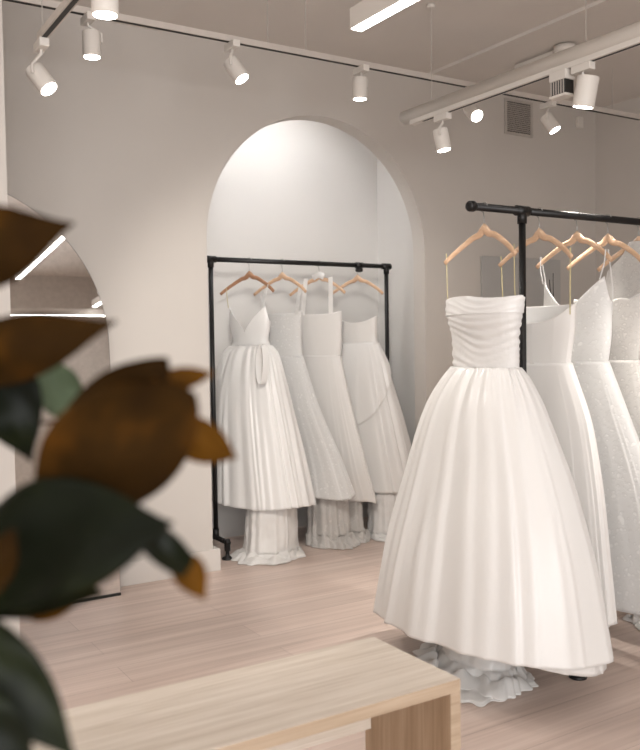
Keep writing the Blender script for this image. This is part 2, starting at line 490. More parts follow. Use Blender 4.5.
def bodice(name, root, st, mat, zw, top, ns=220, nr=34, ruche=0, e=.95, seed=1, th=.003, bones=0):
    v = []; f = []
    for i in range(nr + 1):
        t = i / nr
        for k in range(ns):
            a = 2 * pi * k / ns
            zt = top(a); z = zt + (zw - zt) * t
            ay, xf, xb, cy, cx = interp(st, z)
            c, s_ = spw(cos(a), e), spw(sin(a), e)
            x = (xb if c > 0 else xf) * c; y = ay * s_
            L = sqrt(x * x + y * y) + 1e-6; d = 0
            if ruche:
                ph = (z * 105 + 2.2 * sin(2 * a + 1) + 3.0 * noise.noise(Vector((y * 5, z * 8, seed))))
                d += ruche * (abs(sin(ph * .8)) ** .7 - .5) + ruche * .5 * sin(ph * 1.9 + a)
            if bones: d += bones * max(0, cos(10 * a)) ** 8
            d += .003 * noise.noise(Vector((x * 14, y * 14, z * 9 + seed)))
            v.append((cx + x + x / L * d, cy + y + y / L * d, z))
    for i in range(nr):
        for k in range(ns):
            k2 = (k + 1) % ns
            f.append([i * ns + k, i * ns + k2, (i + 1) * ns + k2, (i + 1) * ns + k])
    o = mesh(name, v, f, mat, root)
    m = o.modifiers.new('cloth', 'SOLIDIFY'); m.thickness = th; m.offset = 0
    return o

def ribbon(name, root, pts, w, mat, wdir=(0, 1, 0), th=.0015):
    """flat strap following pts, width along wdir"""
    P = [Vector(p) for p in pts]; wd = Vector(wdir).normalized(); v = []; f = []
    for i, p in enumerate(P):
        t = (P[min(i + 1, len(P) - 1)] - P[max(i - 1, 0)]).normalized()
        b = (wd - wd.dot(t) * t).normalized(); nn = t.cross(b)
        for s, q in ((-1, -1), (1, -1), (1, 1), (-1, 1)): v.append(p + b * s * w / 2 + nn * q * th / 2)
    for i in range(len(P) - 1):
        for k in range(4):
            k2 = (k + 1) % 4; f.append([i * 4 + k, i * 4 + k2, i * 4 + 4 + k2, i * 4 + 4 + k])
    f.append([3, 2, 1, 0]); m = (len(P) - 1) * 4; f.append([m, m + 1, m + 2, m + 3])
    return mesh(name, v, f, mat, root, False)

def train(name, root, mat, cx, cy, z0, rx, ry, sx, sy, dx=0, dy=0, seed=1, h=.05, ns=260, ruf=1.0):
    """inner layers that drop from inside the skirt and pool on the floor in overlapping rolled folds"""
    nd, npool = 30, 76; Fo = folds(seed, 17); o3 = Vector((seed * 2.3, seed * 1.1, 0)); v = []; f = []
    nz = lambda x, y, z=0: noise.noise(Vector((x, y, z)) + o3)
    for i in range(nd + npool + 1):
        for k in range(ns):
            a = 2 * pi * k / ns; ca, sa = cos(a), sin(a)
            fa = Fo(a, .8) * ruf
            if i <= nd:
                t = i / nd; K = 1 + .14 * fa * (.5 + t) + .10 * t * t
                x, y = rx * K * ca + dx * .3 * t * t, ry * K * sa + dy * .3 * t * t
                z = z0 + (h * .8 - z0) * t
                c = .014 * t * nz(x * 8, y * 8, z * 9) + .006 * nz(x * 22, y * 22, z * 25); x += c * ca; y += c * sa
            else:
                t = (i - nd) / npool
                K = 1.10 + .21 * fa
                ph = 2.6 * nz(ca * 1.5, sa * 1.5, 5) + .8 * nz(ca * 3, sa * 3, 2)
                tt = t * (1.9 + .7 * nz(ca * 1.2, sa * 1.2, 9)) * 2 * pi + ph * min(1, t * 4)
                sp = (.75 + .55 * nz(ca * 1.6, sa * 1.6, 1) + .25 * nz(ca * 5, sa * 5, 1))
                # the cloth runs out, doubles back on itself and runs out again
                rr = t + .13 * (sin(tt) - sin(ph) * (1 - t)) * min(1, t * 5)
                x = (rx * K + sx * sp * rr) * ca + dx * (.3 + .7 * rr); y = (ry * K + sy * sp * rr) * sa + dy * (.3 + .7 * rr)
                hm = h * (1 - t) ** .6 * (.75 + .9 * nz(ca * 3, sa * 3, t * 3))
                z = .006 + max(0, hm) * (.62 + .38 * cos(tt + .9)) + .006 * (1 - t) * abs(nz(x * 20, y * 20, t * 4))
                if t < .1: z = h * .8 * (1 - t / .1) + z * t / .1
                c = .006 * nz(x * 14, y * 14, z * 16); x += c * ca; y += c * sa
                if t > .95: z = max(.003, z * .6)
            v.append((cx + x, cy + y, max(z, .003)))
    for i in range(nd + npool):
        for k in range(ns):
            k2 = (k + 1) % ns
            f.append([i * ns + k, i * ns + k2, (i + 1) * ns + k2, (i + 1) * ns + k])
    o = mesh(name, v, f, mat, root)
    m = o.modifiers.new('cloth', 'SOLIDIFY'); m.thickness = .0025; m.offset = 0
    return o

HZ = RH - .075 - .125   # height of hanger tips
GG_F = 'white wedding gowns on the right rack'; GG_B = 'white wedding gowns on the alcove rack'

# ---- G1: strapless ruched ball gown
g = empty('wedding_gown', (2.525, RFY, 0), 'strapless white satin ball gown with ruched bodice, frontmost on the right rack', 'gown', GG_F)
T1 = 1.57
stb = [(T1 + .02, .215, .085, .06, 0, 0), (1.50, .205, .10, .06, 0, 0), (1.40, .185, .075, .055, 0, 0), (1.30, .185, .07, .055, 0, 0), (1.27, .19, .07, .055, 0, 0)]
def top1(a):
    c, s = cos(a), sin(a)
    return T1 + (.012 * (1 - abs(s)) - .004 if c < 0 else -.01) + .006 * sin(3 * a)
bodice('bodice', g, stb, M_ruche, 1.275, top1, ruche=.0055)
sts = [(1.285, .19, .072, .055, 0, 0), (1.235, .232, .112, .075, -.005, 0), (1.12, .305, .168, .11, -.005, 0), (.8, .435, .255, .165, -.02, 0), (.5, .525, .325, .185, -.03, 0), (.18, .59, .385, .195, -.035, 0)]
skirt('skirt', g, sts, M_satin, 3, 30, .030, 1.283, .19, mod=lambda a: .32 + .75 * max(0, cos(a - 2.75)) ** 1.2, nr=110, ns=520, e=.82, gather=.004, hemwave=.006,
      hemf=lambda a: .012 * cos(a - pi * .8) - .022 * sin(a))
stl = [(z, a_ * .95, xf * .9, xb * .9, cy, cx) for z, a_, xf, xb, cy, cx in sts]
skirt('underskirt', g, stl, M_matte, 9, 34, .012, .9, .165, nr=50, ns=300, e=.82, hemf=lambda a: .04 * (1 + sin(a)) + .03 * max(0, -cos(a)))
# folded bust cuff
stc = [(z + .0, a_ + .006, xf + .006, xb + .006, cy, cx) for z, a_, xf, xb, cy, cx in stb]
bodice('bust_cuff', g, stc, M_satin_w, 1.505, lambda a: top1(a) + .003, ruche=.002, seed=5)
for s in (-1, 1):
    ribbon('hanging_loop', g, [(-.02, s * .203, 1.52), (-.03, s * .205, 1.60), (-.033, s * .206, HZ + .025)], .004, M_loop, (0, 1, 0))
train('train', g, M_satin, -.03, .0, .42, .10, .17, .13, .17, -.11, -.02, 4, h=.07, ruf=.15)

# ---- G2: cream strapless gown with scooped satin lining
g = empty('wedding_gown', (2.85, RFY, 0), 'cream strapless gown with open scooped bodice hanging just behind the rack post', 'gown', GG_F)
st = [(1.60, .205, .055, .045, 0, 0), (1.45, .195, .05, .045, 0, 0), (1.30, .17, .045, .04, 0, 0), (1.28, .18, .045, .04, 0, 0)]
t2 = lambda a: 1.545 if cos(a) > 0 else 1.545 - .075 * (1 - abs(sin(a)) ** 2.5)
bodice('bodice', g, st, M_matte, 1.29, t2, bones=.0015)
bodice('lining', g, [(z, a_ - .006, xf - .006, xb - .006, cy, cx) for z, a_, xf, xb, cy, cx in st], M_satin_w, 1.35, lambda a: t2(a) - .002)
st2 = [(1.30, .175, .047, .04, 0, 0), (1.0, .29, .05, .06, 0, 0), (.5, .36, .052, .075, 0, 0), (.15, .40, .052, .085, 0, 0)]
skirt('skirt', g, st2, M_matte, 12, 30, .012, 1.295, .215, ns=300, e=.8)
for s in (-1, 1):
    ribbon('hanging_loop', g, [(-.02, s * .19, 1.50), (-.03, s * .20, 1.60), (-.033, s * .205, HZ + .025)], .006, M_loop, (0, 1, 0))

# ---- G3: V-neck lace gown
g = empty('wedding_gown', (3.09, RFY, 0), 'white lace gown with deep V neck and thin straps, brightly spotlit', 'gown', GG_F)
st = [(1.72, .185, .06, .03, 0, 0), (1.55, .19, .07, .045, 0, 0), (1.42, .185, .06, .045, 0, 0), (1.28, .165, .05, .045, 0, 0)]
def top3(a):
    s = abs(sin(a))
    if cos(a) < 0: return 1.505 + .175 * s ** .9 - (.12 * max(0, (s - .93) / .07))
    return 1.47 + .04 * s + (.05 * max(0, (s - .93) / .07))
bodice('bodice', g, st, M_lace, 1.29, top3)
st2 = [(1.30, .168, .052, .046, 0, 0), (1.1, .25, .06, .05, -.01, 0), (.7, .40, .065, .052, -.03, 0), (.15, .50, .07, .055, -.05, 0)]
skirt('skirt', g, st2, M_lace, 21, 26, .010, 1.295, .22, ns=300, e=.8)
for s in (-1, 1):
    ribbon('strap', g, [(-.045, s * .165, 1.655), (-.04, s * .185, 1.72), (-.035, s * .19, HZ + .03)], .006, M_satin_w)
    ribbon('strap', g, [(.03, s * .17, 1.50), (.01, s * .19, 1.62), (-.025, s * .195, HZ + .03)], .006, M_satin_w)
for k, dy in enumerate((0, .018)):
    ribbon('back_lacing', g, [(.03 - .006 * k, .172 + dy, 1.71 - .03 * k), (.034, .176 + dy, 1.66 - .03 * k), (.03, .17 + dy, 1.60 - .03 * k)], .004, M_dark)
st3 = [(.6, .30, .03, .03, 0, 0), (.1, .36, .035, .035, 0, 0)]

# ---- G4: off-shoulder ivory lace gown
g = empty('wedding_gown', (3.30, RFY, 0), 'ivory lace gown with drooping thin strap, between V neck gown and sheer gown', 'gown', GG_F)
st = [(1.60, .20, .055, .045, 0, 0), (1.45, .19, .055, .045, 0, 0), (1.28, .165, .045, .045, 0, 0)]
bodice('bodice', g, st, M_lace2, 1.29, lambda a: 1.565 + .02 * abs(sin(a)) + .005 * sin(9 * a))
st2 = [(1.30, .168, .047, .046, 0, 0), (.9, .28, .055, .05, 0, 0), (.15, .36, .06, .055, 0, 0)]
skirt('skirt', g, st2, M_lace2, 33, 26, .010, 1.295, .21, ns=260, e=.8)
ribbon('strap', g, [(-.04, -.15, 1.57), (-.05, -.19, 1.585), (-.04, -.23, 1.60), (.0, -.235, 1.60)], .006, M_satin_w, (0, 0, 1))

# ---- G5: sheer tulle gown / G6
g = empty('wedding_gown', (3.52, RFY, 0), 'sheer tulle gown covering its hanger, last one in view at the right picture edge', 'gown', GG_F)
st = [(1.90, .025, .02, .02, 0, 0), (1.80, .09, .035, .03, 0, 0), (1.72, .18, .05, .035, 0, 0), (1.55, .20, .055, .045, 0, 0), (1.28, .17, .05, .045, 0, 0)]
bodice('bodice', g, st, M_tulle, 1.29, lambda a: 1.86)
st2 = [(1.30, .172, .052, .046, 0, 0), (.9, .28, .055, .05, 0, 0), (.15, .38, .06, .055, 0, 0)]
skirt('skirt', g, st2, M_tulle2, 41, 17, .012, 1.30, .24, ns=260, e=.8)
train('train', g, M_matte, 0, -.12, .35, .05, .14, .05, .12, 0, -.06, 8)

# hangers, front rack
fx = [(2.525, 'wooden hanger holding the strapless ruched gown, first on the right rack', M_hanger),
      (2.85, 'wooden hanger directly behind the right rack post', M_hanger),
      (3.09, 'wooden hanger holding the spotlit V neck lace gown', M_hanger),
      (3.30, 'wooden hanger holding the ivory lace gown with drooping strap', M_hanger),
      (3.52, 'wooden hanger inside the sheer tulle gown at the right edge', M_hanger)]
for x, lb, m in fx: hanger(x, RFY, lb, mat=m, group='wooden hangers on the right rack')

# ---- back rack gowns
# B1 satin with sheer V bodice
bx = [2.70, 2.955, 3.255, 3.585]; RZ = [radians(22), radians(20), radians(24), radians(22)]
g = empty('wedding_gown', (bx[0], RBY, 0), 'ivory satin pleated gown with V neck bodice, leftmost in the arched alcove', 'gown', GG_B, RZ[0])
st = [(1.70, .175, .06, .04, 0, 0), (1.55, .175, .065, .045, 0, 0), (1.42, .15, .055, .045, 0, 0), (1.37, .17, .055, .045, 0, 0)]
def topb1(a):
    s = abs(sin(a))
    if cos(a) < 0: return 1.47 + .19 * s ** .8 - (.12 * max(0, (s - .9) / .1))
    return 1.46 + .04 * s + .04 * max(0, (s - .9) / .1)
bodice('bodice', g, st, M_satin_w, 1.375, topb1)
st2 = [(1.385, .172, .058, .048, 0, 0), (1.33, .225, .11, .07, 0, 0), (1.1, .29, .18, .09, -.01, 0), (.7, .36, .235, .11, -.05, 0), (.33, .41, .27, .12, -.09, 0)]
skirt('skirt', g, st2, M_satin, 51, 34, .020, 1.382, .335, ns=340, nr=80, e=.85, gather=.006)
lp_ = []
for k in range(25):
    w_ = k / 24 * 2 * pi
    lp_.append((-.125 - .035 * sin(w_ / 2) - .02 * (1 - cos(w_)), -.215 + .030 * sin(w_) - .022 * (1 - cos(w_)), 1.385 - .16 * (1 - cos(w_)) / 1.3))
ribbon('bow_loop', g, lp_, .045, M_satin, (1, -.2, .2), .003)
for s in (-1, 1): ribbon('strap', g, [(-.045, s * .155, 1.64), (-.04, s * .17, 1.71), (-.03, s * .185, HZ + .03)], .005, M_loop if s > 0 else M_satin_w)
train('train', g, M_matte, -.05, -.20, .55, .17, .15, .10, .09, -.08, -.03, 11, h=.055, ruf=.55)

g = empty('wedding_gown', (bx[1], RBY, 0), 'white lace gown with square neck and broad straps, second from left in the alcove', 'gown', GG_B, RZ[1])
st = [(1.65, .175, .05, .04, 0, 0), (1.40, .155, .045, .04, 0, 0), (1.28, .165, .045, .04, 0, 0)]
bodice('bodice', g, st, M_lace, 1.30, lambda a: 1.60 + .012 * abs(sin(a)) ** 6)
st2 = [(1.31, .167, .047, .042, 0, 0), (1.0, .25, .055, .055, -.03, 0), (.6, .37, .075, .08, -.08, .04), (.3, .44, .12, .12, -.11, .08)]
skirt('skirt', g, st2, M_lace, 61, 26, .014, 1.305, .37, ns=280, e=.85, hemf=lambda a: .03 * cos(a))
for s in (-1, 1):
    ribbon('strap', g, [(-.035, s * .15, 1.59), (-.03, s * .16, 1.68), (-.02, s * .175, HZ + .03)], .028, M_lace)
train('train', g, M_tulle2, .16, -.24, .50, .12, .15, .04, .05, 0.0, -.04, 13, h=.10)

g = empty('wedding_gown', (bx[2], RBY, 0), 'cream column gown with wide straps on the hanger with white sleeve, alcove rack', 'gown', GG_B, RZ[2])
st = [(1.65, .185, .055, .04, 0, 0), (1.45, .18, .05, .04, 0, 0), (1.28, .165, .05, .04, 0, 0)]
bodice('bodice', g, st, M_matte, 1.30, lambda a: 1.595 + (.02 * abs(sin(a)) ** 3 if cos(a) < 0 else 0))
st2 = [(1.31, .167, .052, .042, 0, 0), (1.0, .23, .06, .06, -.01, 0), (.6, .32, .06, .075, -.03, .0), (.3, .38, .06, .09, -.04, .03)]
skirt('skirt', g, st2, M_matte, 71, 28, .013, 1.305, .28, ns=280, e=.85)
for s in (-1, 1):
    ribbon('strap', g, [(-.04, s * .12, 1.59), (-.03, s * .115, 1.70), (-.015, s * .105, HZ + .10)], .036, M_matte)
train('train', g, M_tulle2, .05, -.17, .45, .08, .12, .04, .05, 0, -.02, 17, h=.09)

g = empty('wedding_gown', (bx[3], RBY, 0), 'cream strapless gown with curved neckline, rightmost in the arched alcove', 'gown', GG_B, RZ[3])
st = [(1.62, .165, .055, .04, 0, 0), (1.45, .155, .05, .04, 0, 0), (1.37, .165, .05, .04, 0, 0)]
bodice('bodice', g, st, M_matte, 1.38, lambda a: 1.535 + (.045 * abs(sin(a)) ** 2.2 if cos(a) < 0 else 0))
st2 = [(1.39, .167, .052, .042, 0, 0), (1.2, .25, .09, .07, 0, 0), (.8, .33, .14, .13, -.04, 0), (.3, .40, .17, .20, -.10, .0)]
skirt('skirt', g, st2, M_satin, 83, 28, .018, 1.385, .335, ns=300, e=.85, gather=.003)
skirt('overlay', g, [(z, a_ * 1.03 + .002, xf * 1.06 + .003, xb * 1.06 + .003, cy, cx) for z, a_, xf, xb, cy, cx in st2], M_satin, 83, 28, .018, 1.39, 1.0, ns=260, nr=30, e=.85, hemf=lambda a: .25 * cos(a + .6))
train('train', g, M_satin_w, -.03, -.24, .50, .11, .13, .05, .06, -.02, -.05, 19, ruf=.6)
for x, lb, m, wh in ((bx[0], 'brown wooden hanger holding the V neck satin gown, leftmost in the alcove', M_hanger2, False),
                     (bx[1], 'wooden hanger of the square neck lace gown, second from left in the alcove', M_hanger, False),
                     (bx[2], 'wooden hanger with a white padded sleeve on the alcove rack', M_hanger, True),
                     (bx[3], 'wooden hanger of the rightmost strapless gown in the alcove', M_hanger, False)):
    hanger(x, RBY, lb, rz=RZ[bx.index(x)], mat=m, white=wh, group='wooden hangers on the alcove rack', w=.235)

# ------------------------------------------------------------------ lighting fixtures
def rotto(d):
    return Vector((0, 0, -1)).rotation_difference(Vector(d).normalized()).to_matrix()
def spot(top, lens, label, aim, energy, size=56, group='white track spotlights', R=.042, L=.115, box=(.09, .03), soft=.05):
    """top: point on the track; lens: centre of the lit lens"""
    top = Vector(top); lens = Vector(lens); aim = Vector(aim).normalized()
    o = empty('track_spotlight', top, label, 'spotlight', group)
    MB().box(-.02, .02, -.055, .055, -.035, .0).build('adapter', M_fix, o, bevel=.003)
    rel = lens - top; back = rel - aim * L
    Rm = rotto(aim)
    # body axis local -Z = aim
    bd = MB().lathe([(R * .93, -L), (R, -L + .004), (R, -.006), (R * .96, 0), (R * .3, .002)], back, 28, Rm)
    # lathe z runs 0 (back) to -L (front)
    bd.v = bd.v; sharp(bd.build('lamp_body', M_fix, o, True))
    pv = back + aim * L * .35
    side = aim.cross(Vector((0, 0, 1)))
    side = side.normalized() if side.length > .15 else Vector((1, 0, 0))
    pts = [Vector((0, 0, -.03)), Vector((0, 0, -.05)), pv + side * (R + .006) + Vector((0, 0, .04)), pv + side * (R + .006)]
    MB().tube(pts, .007, 8).build('bracket', M_fix, o, True)
    ln = MB().lathe([(R * .86, -.0015), (R * .86, 0)], rel - aim * -.001, 28, Rm).build('lens', M_lens, o)
    l = bpy.data.lights.new('bulb', 'SPOT'); l.energy = energy; l.spot_size = radians(size); l.spot_blend = .65; l.color = (1, .95, .885); l.shadow_soft_size = soft
    lo = link(bpy.data.objects.new('bulb', l), o); lo.location = rel + aim * .012
    lo.rotation_euler = Rm.to_euler()
    return o

def track_box(name, a, b_, label, cat='lighting track', wires=()):
    """a, b_: ends; square white track with a dark slot underneath"""
    a = Vector(a); b_ = Vector(b_); d = b_ - a
    o = empty(name, a, label, cat)
    if abs(d.x) > abs(d.y):
        MB().box(0, d.x, -.017, .017, 0, .03).build('track_body', M_track, o)
        MB().box(.01, d.x - .01, -.010, .010, -.0015, .001).build('slot', M_dark, o)
    else:
        y0, y1 = min(0, d.y), max(0, d.y)
        MB().box(-.017, .017, y0, y1, 0, .03).build('track_body', M_track, o)
        MB().box(-.010, .010, y0 + .01, y1 - .01, -.0015, .001).build('slot', M_dark, o)
    for w in wires:
        MB().tube([Vector(w) - a + Vector((0, 0, .03)), (w[0] - a.x, w[1] - a.y, CZ - a.z - (.05 if 1.56 < w[0] < 1.93 else .035 if w[0] > 3.93 else 0))], .0022, 6).build('suspension_wire', M_grille, o)
    return o

def hit_y(px, py, Y):
    d = at(px, py, 1) - Vector((0, 0, CAMZ)); return Vector((0, 0, CAMZ)) + d * (Y / d.y)
def hit_x(px, py, X):
    d = at(px, py, 1) - Vector((0, 0, CAMZ)); return Vector((0, 0, CAMZ)) + d * (X / d.x)
def hit_z(px, py, Z):
    d = at(px, py, 1) - Vector((0, 0, CAMZ)); return Vector((0, 0, CAMZ)) + d * ((Z - CAMZ) / d.z)

# wall-side track along X
TY, TZ = 4.0, 2.93
w1 = hit_y(268, 48, TY).x; w2_ = hit_y(306, 55, TY).x
track_box('lighting_track', (-.6, TY, TZ), (5.2, TY, TZ), 'long thin white track hung near the back wall above the arch', wires=[(w1, TY, TZ), (w2_, TY, TZ), (4.9, TY, TZ), (0.2, TY, TZ)])
imr = Vector((.848, -.53, 0))
def s_on(lpx, lpy, tx, aim, label, e, Y=TY, Z=TZ, **k):
    lens = hit_y(lpx, lpy, Y - .0 + aim[1] * .08)
    spot((tx if tx is not None else lens.x, Y, Z), lens, label, aim, e, **k)
E = 34
s_on(92, 57, hit_y(88, 25, TY).x, (.0, -.02, -1), 'white track spotlight pointing straight down, left end of the wall track', E * .7)
s_on(242, 79, hit_y(232, 48, TY).x, (.35, -.42, -.85), 'white track spotlight tilted right, on the wall track above the arch left side', E)
s_on(360, 99, hit_y(361, 74, TY).x, (.0, .03, -1), 'white track spotlight pointing straight down above the arch right side', E * .8)
s_on(477, 116, hit_y(468, 95, TY).x, (-.15, -.78, -.62), 'small white spotlight facing the camera, beside the tube above the vent', E * .7)
s_on(555, 130, hit_y(548, 107, TY).x, (.25, -.45, -.85), 'small white spotlight on the wall track right of the air vent', E * .6)

# left track along Y
XC = .955; ZC = 2.72
p0 = hit_x(41, 41, XC)
tl = track_box('lighting_track', (XC, p0.y, p0.z), (XC, p0.y - 3.4, p0.z), 'white track with black slot running toward the camera at the top left', wires=[(XC, p0.y - .03, p0.z), (XC, p0.y - 2.6, p0.z)])
ln = hit_x(49, 89, XC + .05)
spot((XC, p0.y + .0, p0.z), ln, 'white spotlight tilted at the far end of the top left track', (.42, -.45, -.79), E)
ln = hit_x(105, 15, XC + .0)
spot((XC, ln.y, p0.z), ln, 'near white spotlight pointing down, cut by the top picture edge', (.0, .03, -1), E, R=.045)

spot((XC, 1.75, p0.z), (XC + .09, 1.83, p0.z - .15), 'added unseen spotlight on the left track, lighting the alcove gowns', (1.95, 3.15, -1.50), 150, size=50, soft=.14)  # out-of-view lamp added to brighten the alcove gowns
# tube track along Y at the right
XT = 3.155
q0 = hit_x(410, 118, XT); ZT = q0.z
tt = empty('tube_light_rail', (XT, q0.y, ZT), 'thick white round tube with track slot hung diagonally at the top right', 'lighting track')
MB().tube([(0, .05, .012), (0, -4.2, .012)], .038, 24).build('tube', M_fix, tt, True)
MB().box(-.02, .02, -4.15, -.02, -.045, -.02).build('track_body', M_fix, tt)
MB().box(-.007, .007, -4.14, -.12, -.0468, -.044).build('slot', M_dark, tt)
for y in (hit_x(432, 112, XT).y - q0.y, hit_x(586, 50, XT).y - q0.y, -3.4):
    MB().tube([(0, y, .04), (0, y, CZ - ZT)], .0022, 6).build('suspension_wire', M_grille, tt)
    MB().lathe([(.02, CZ - ZT - .02), (.024, CZ - ZT - .018), (.024, CZ - ZT)], (0, y, 0), 16).build('ceiling_cup', M_fix, tt, True)
ln = hit_x(444, 150, XT)
spot((XT, ln.y + .01, ZT - .045), ln, 'white spotlight below the far end of the thick tube', (.12, -.14, -.98), E * .7)
ln = hit_x(583, 107, XT)
spot((XT, ln.y - .0, ZT - .045), ln, 'largest white cylinder spotlight below the thick tube, at the right', (-.03, .22, -1), E * 2.6, R=.05, L=.135)
spot((XT, 1.30, ZT - .045), (XT - .005, 1.36, ZT - .20), 'added unseen spotlight near the camera end of the thick tube, lighting the lace gown', (-.06, 1.15, -1.40), 75, size=26)  # lamp put in beyond the frame to light the lace gown
# power feed box with its dark ridged back next to that lamp
c = hit_x(562, 89, XT)
bxp = empty('driver_box', (XT, c.y, c.z), 'small dark ridged driver box on the tube beside the cylinder spotlight', 'driver box')
MB().box(-.03, .03, -.045, .045, -.030, .035).build('housing', M_dark, bxp, bevel=.003)
MB().box(-.034, .034, -.05, .05, .035, ZT - .045 - c.z).build('mount', M_fix, bxp, bevel=.003)
MB().box(-.034, .034, -.05, .05, -.042, -.030).build('base_plate', M_fix, bxp, bevel=.002)
for k in range(6): MB().box(-.033, -.030, -.040 + k * .015, -.034 + k * .015, -.028, .033).build('fin', M_grille, bxp)
# ceiling-mounted short track with round canopy
c1 = hit_z(514, 69, CZ - .06); c2 = hit_z(567, 51, CZ - .06); xm = (c1.x + c2.x) / 2
ct = empty('ceiling_spot_mount', (xm, c2.y, CZ - .035), 'short ceiling mounted track with round canopy above the thick tube', 'lighting track')
MB().box(-.012, .012, 0, c1.y - c2.y, -.03, 0).build('track_body', M_fix, ct)
MB().box(-.012, .012, 0.01, c1.y - c2.y - .01, -.033, -.03).build('slot', M_dark, ct)
MB().lathe([(.055, -.038), (.07, -.032), (.07, 0)], (0, .0, 0), 28).build('canopy', M_fix, ct, True)

# linear pendant
s0 = hit_z(356, 30, 2.72)
lp = empty('linear_pendant_light', (s0.x, s0.y, 2.72), 'long white linear pendant with glowing underside at the top centre', 'pendant light', 'linear pendants')
def linear(o, L):
    MB().box(-.032, .032, -L, 0, .0, .085).build('housing', M_fix, o, bevel=.002)
    MB().box(-.026, .026, -L + .003, -.003, -.003, .001).build('diffuser', M_tube, o)
    for y in (-.06, -L + .06): MB().tube([(0, y, .085), (0, y, CZ - 2.72)], .0022, 6).build('suspension_wire', M_grille, o)
linear(lp, 2.7)
for (x, y, L, lb) in ((-1.1, 1.6, 2.7, 'linear pendant on the left side of the shop, seen only in the mirror'),
                      (4.6, .4, 2.7, 'linear pendant at the right rear of the shop, seen only in the mirror'),
                      (3.4, 1.0, 2.2, 'linear pendant over the middle of the shop, behind the camera')):
    o = empty('linear_pendant_light', (x, y, 2.72), lb, 'pendant light', 'linear pendants'); linear(o, L)

o = empty('linear_pendant_light', (3.9, -1.3, 2.62), 'linear pendant across the back of the shop, seen low in the mirror', 'pendant light', 'linear pendants', rz=pi / 2)
MB().box(-.032, .032, 0, 1.6, .0, .085).build('housing', M_fix, o, bevel=.002)
MB().box(-.026, .026, .003, 1.597, -.003, .001).build('diffuser', M_tube, o)
for y in (.06, 1.54): MB().tube([(0, y, .085), (0, y, CZ - 2.62)], .0022, 6).build('suspension_wire', M_grille, o)
# alcove wash light hidden above the arch
aw = empty('alcove_light', (ACX - .15, WY + TH + .12, CZ - .05), 'slim white wash light inside the alcove behind the arch crown', 'lamp')
MB().box(-.45, .45, -.09, .09, 0, .045).build('housing', M_fix, aw)
MB().box(-.44, .44, -.085, .085, -.003, .001).build('diffuser', emis('alcove_diffuser', (.98, .985, 1), 17), aw)

# area lamp added outside the unseen window as soft daylight fill
al = bpy.data.lights.new('window_fill', 'AREA'); al.shape = 'RECTANGLE'; al.size = 4.5; al.size_y = 2.4; al.energy = 165; al.color = (1, .985, .97)
ao = link(bpy.data.objects.new('window_fill', al)); ao.location = ((W0 + W1) / 2, YB - .3, 1.65); ao.rotation_euler = (radians(90), 0, 0)
w = bpy.data.worlds.new('world'); sc.world = w; w.use_nodes = True
bg = w.node_tree.nodes['Background']; bg.inputs[0].default_value = (.85, .9, 1, 1); bg.inputs[1].default_value = .8

# ------------------------------------------------------------------ plant
def leafmat(name, c1, c2, c3, rough, tr):
    m, nt, b = new(name); setp(b, c1, rough); b.inputs['Specular IOR Level'].default_value = .08 if rough > .5 else .12
    n_ = noise_tex(nt, 14, 3)
    c = ramp(nt, n_, [(.35, c1), (.55, c2), (.75, c3)]); nt.links.new(c, b.inputs['Base Color'])
    t = N(nt, 'ShaderNodeBsdfTranslucent'); nt.links.new(c, t.inputs[0])
    mx = N(nt, 'ShaderNodeMixShader'); mx.inputs[0].default_value = tr
    nt.links.new(b.outputs[0], mx.inputs[1]); nt.links.new(t.outputs[0], mx.inputs[2]); nt.links.new(mx.outputs[0], nt.nodes['Material Output'].inputs[0])
    bump(nt, b, noise_tex(nt, 30, 2), .1, .002)
    return m
LG = leafmat('leaf_top_green', (.0022, .0034, .0008), (.0035, .0052, .0012), (.010, .013, .003), .4, .08)
LB = leafmat('leaf_underside_bronze', (.018, .0075, .0008), (.026, .011, .001), (.07, .026, .002), .8, .25)
LO = leafmat('leaf_tip_orange', (.07, .027, .002), (.10, .04, .003), (.14, .055, .004), .7, .35)
LP = leafmat('leaf_pale_green', (.085, .115, .065), (.11, .145, .085), (.14, .18, .11), .5, .3)
M_stem = leafmat('stem_bark', (.035, .018, .008), (.05, .025, .012), (.07, .035, .02), .7, 0)

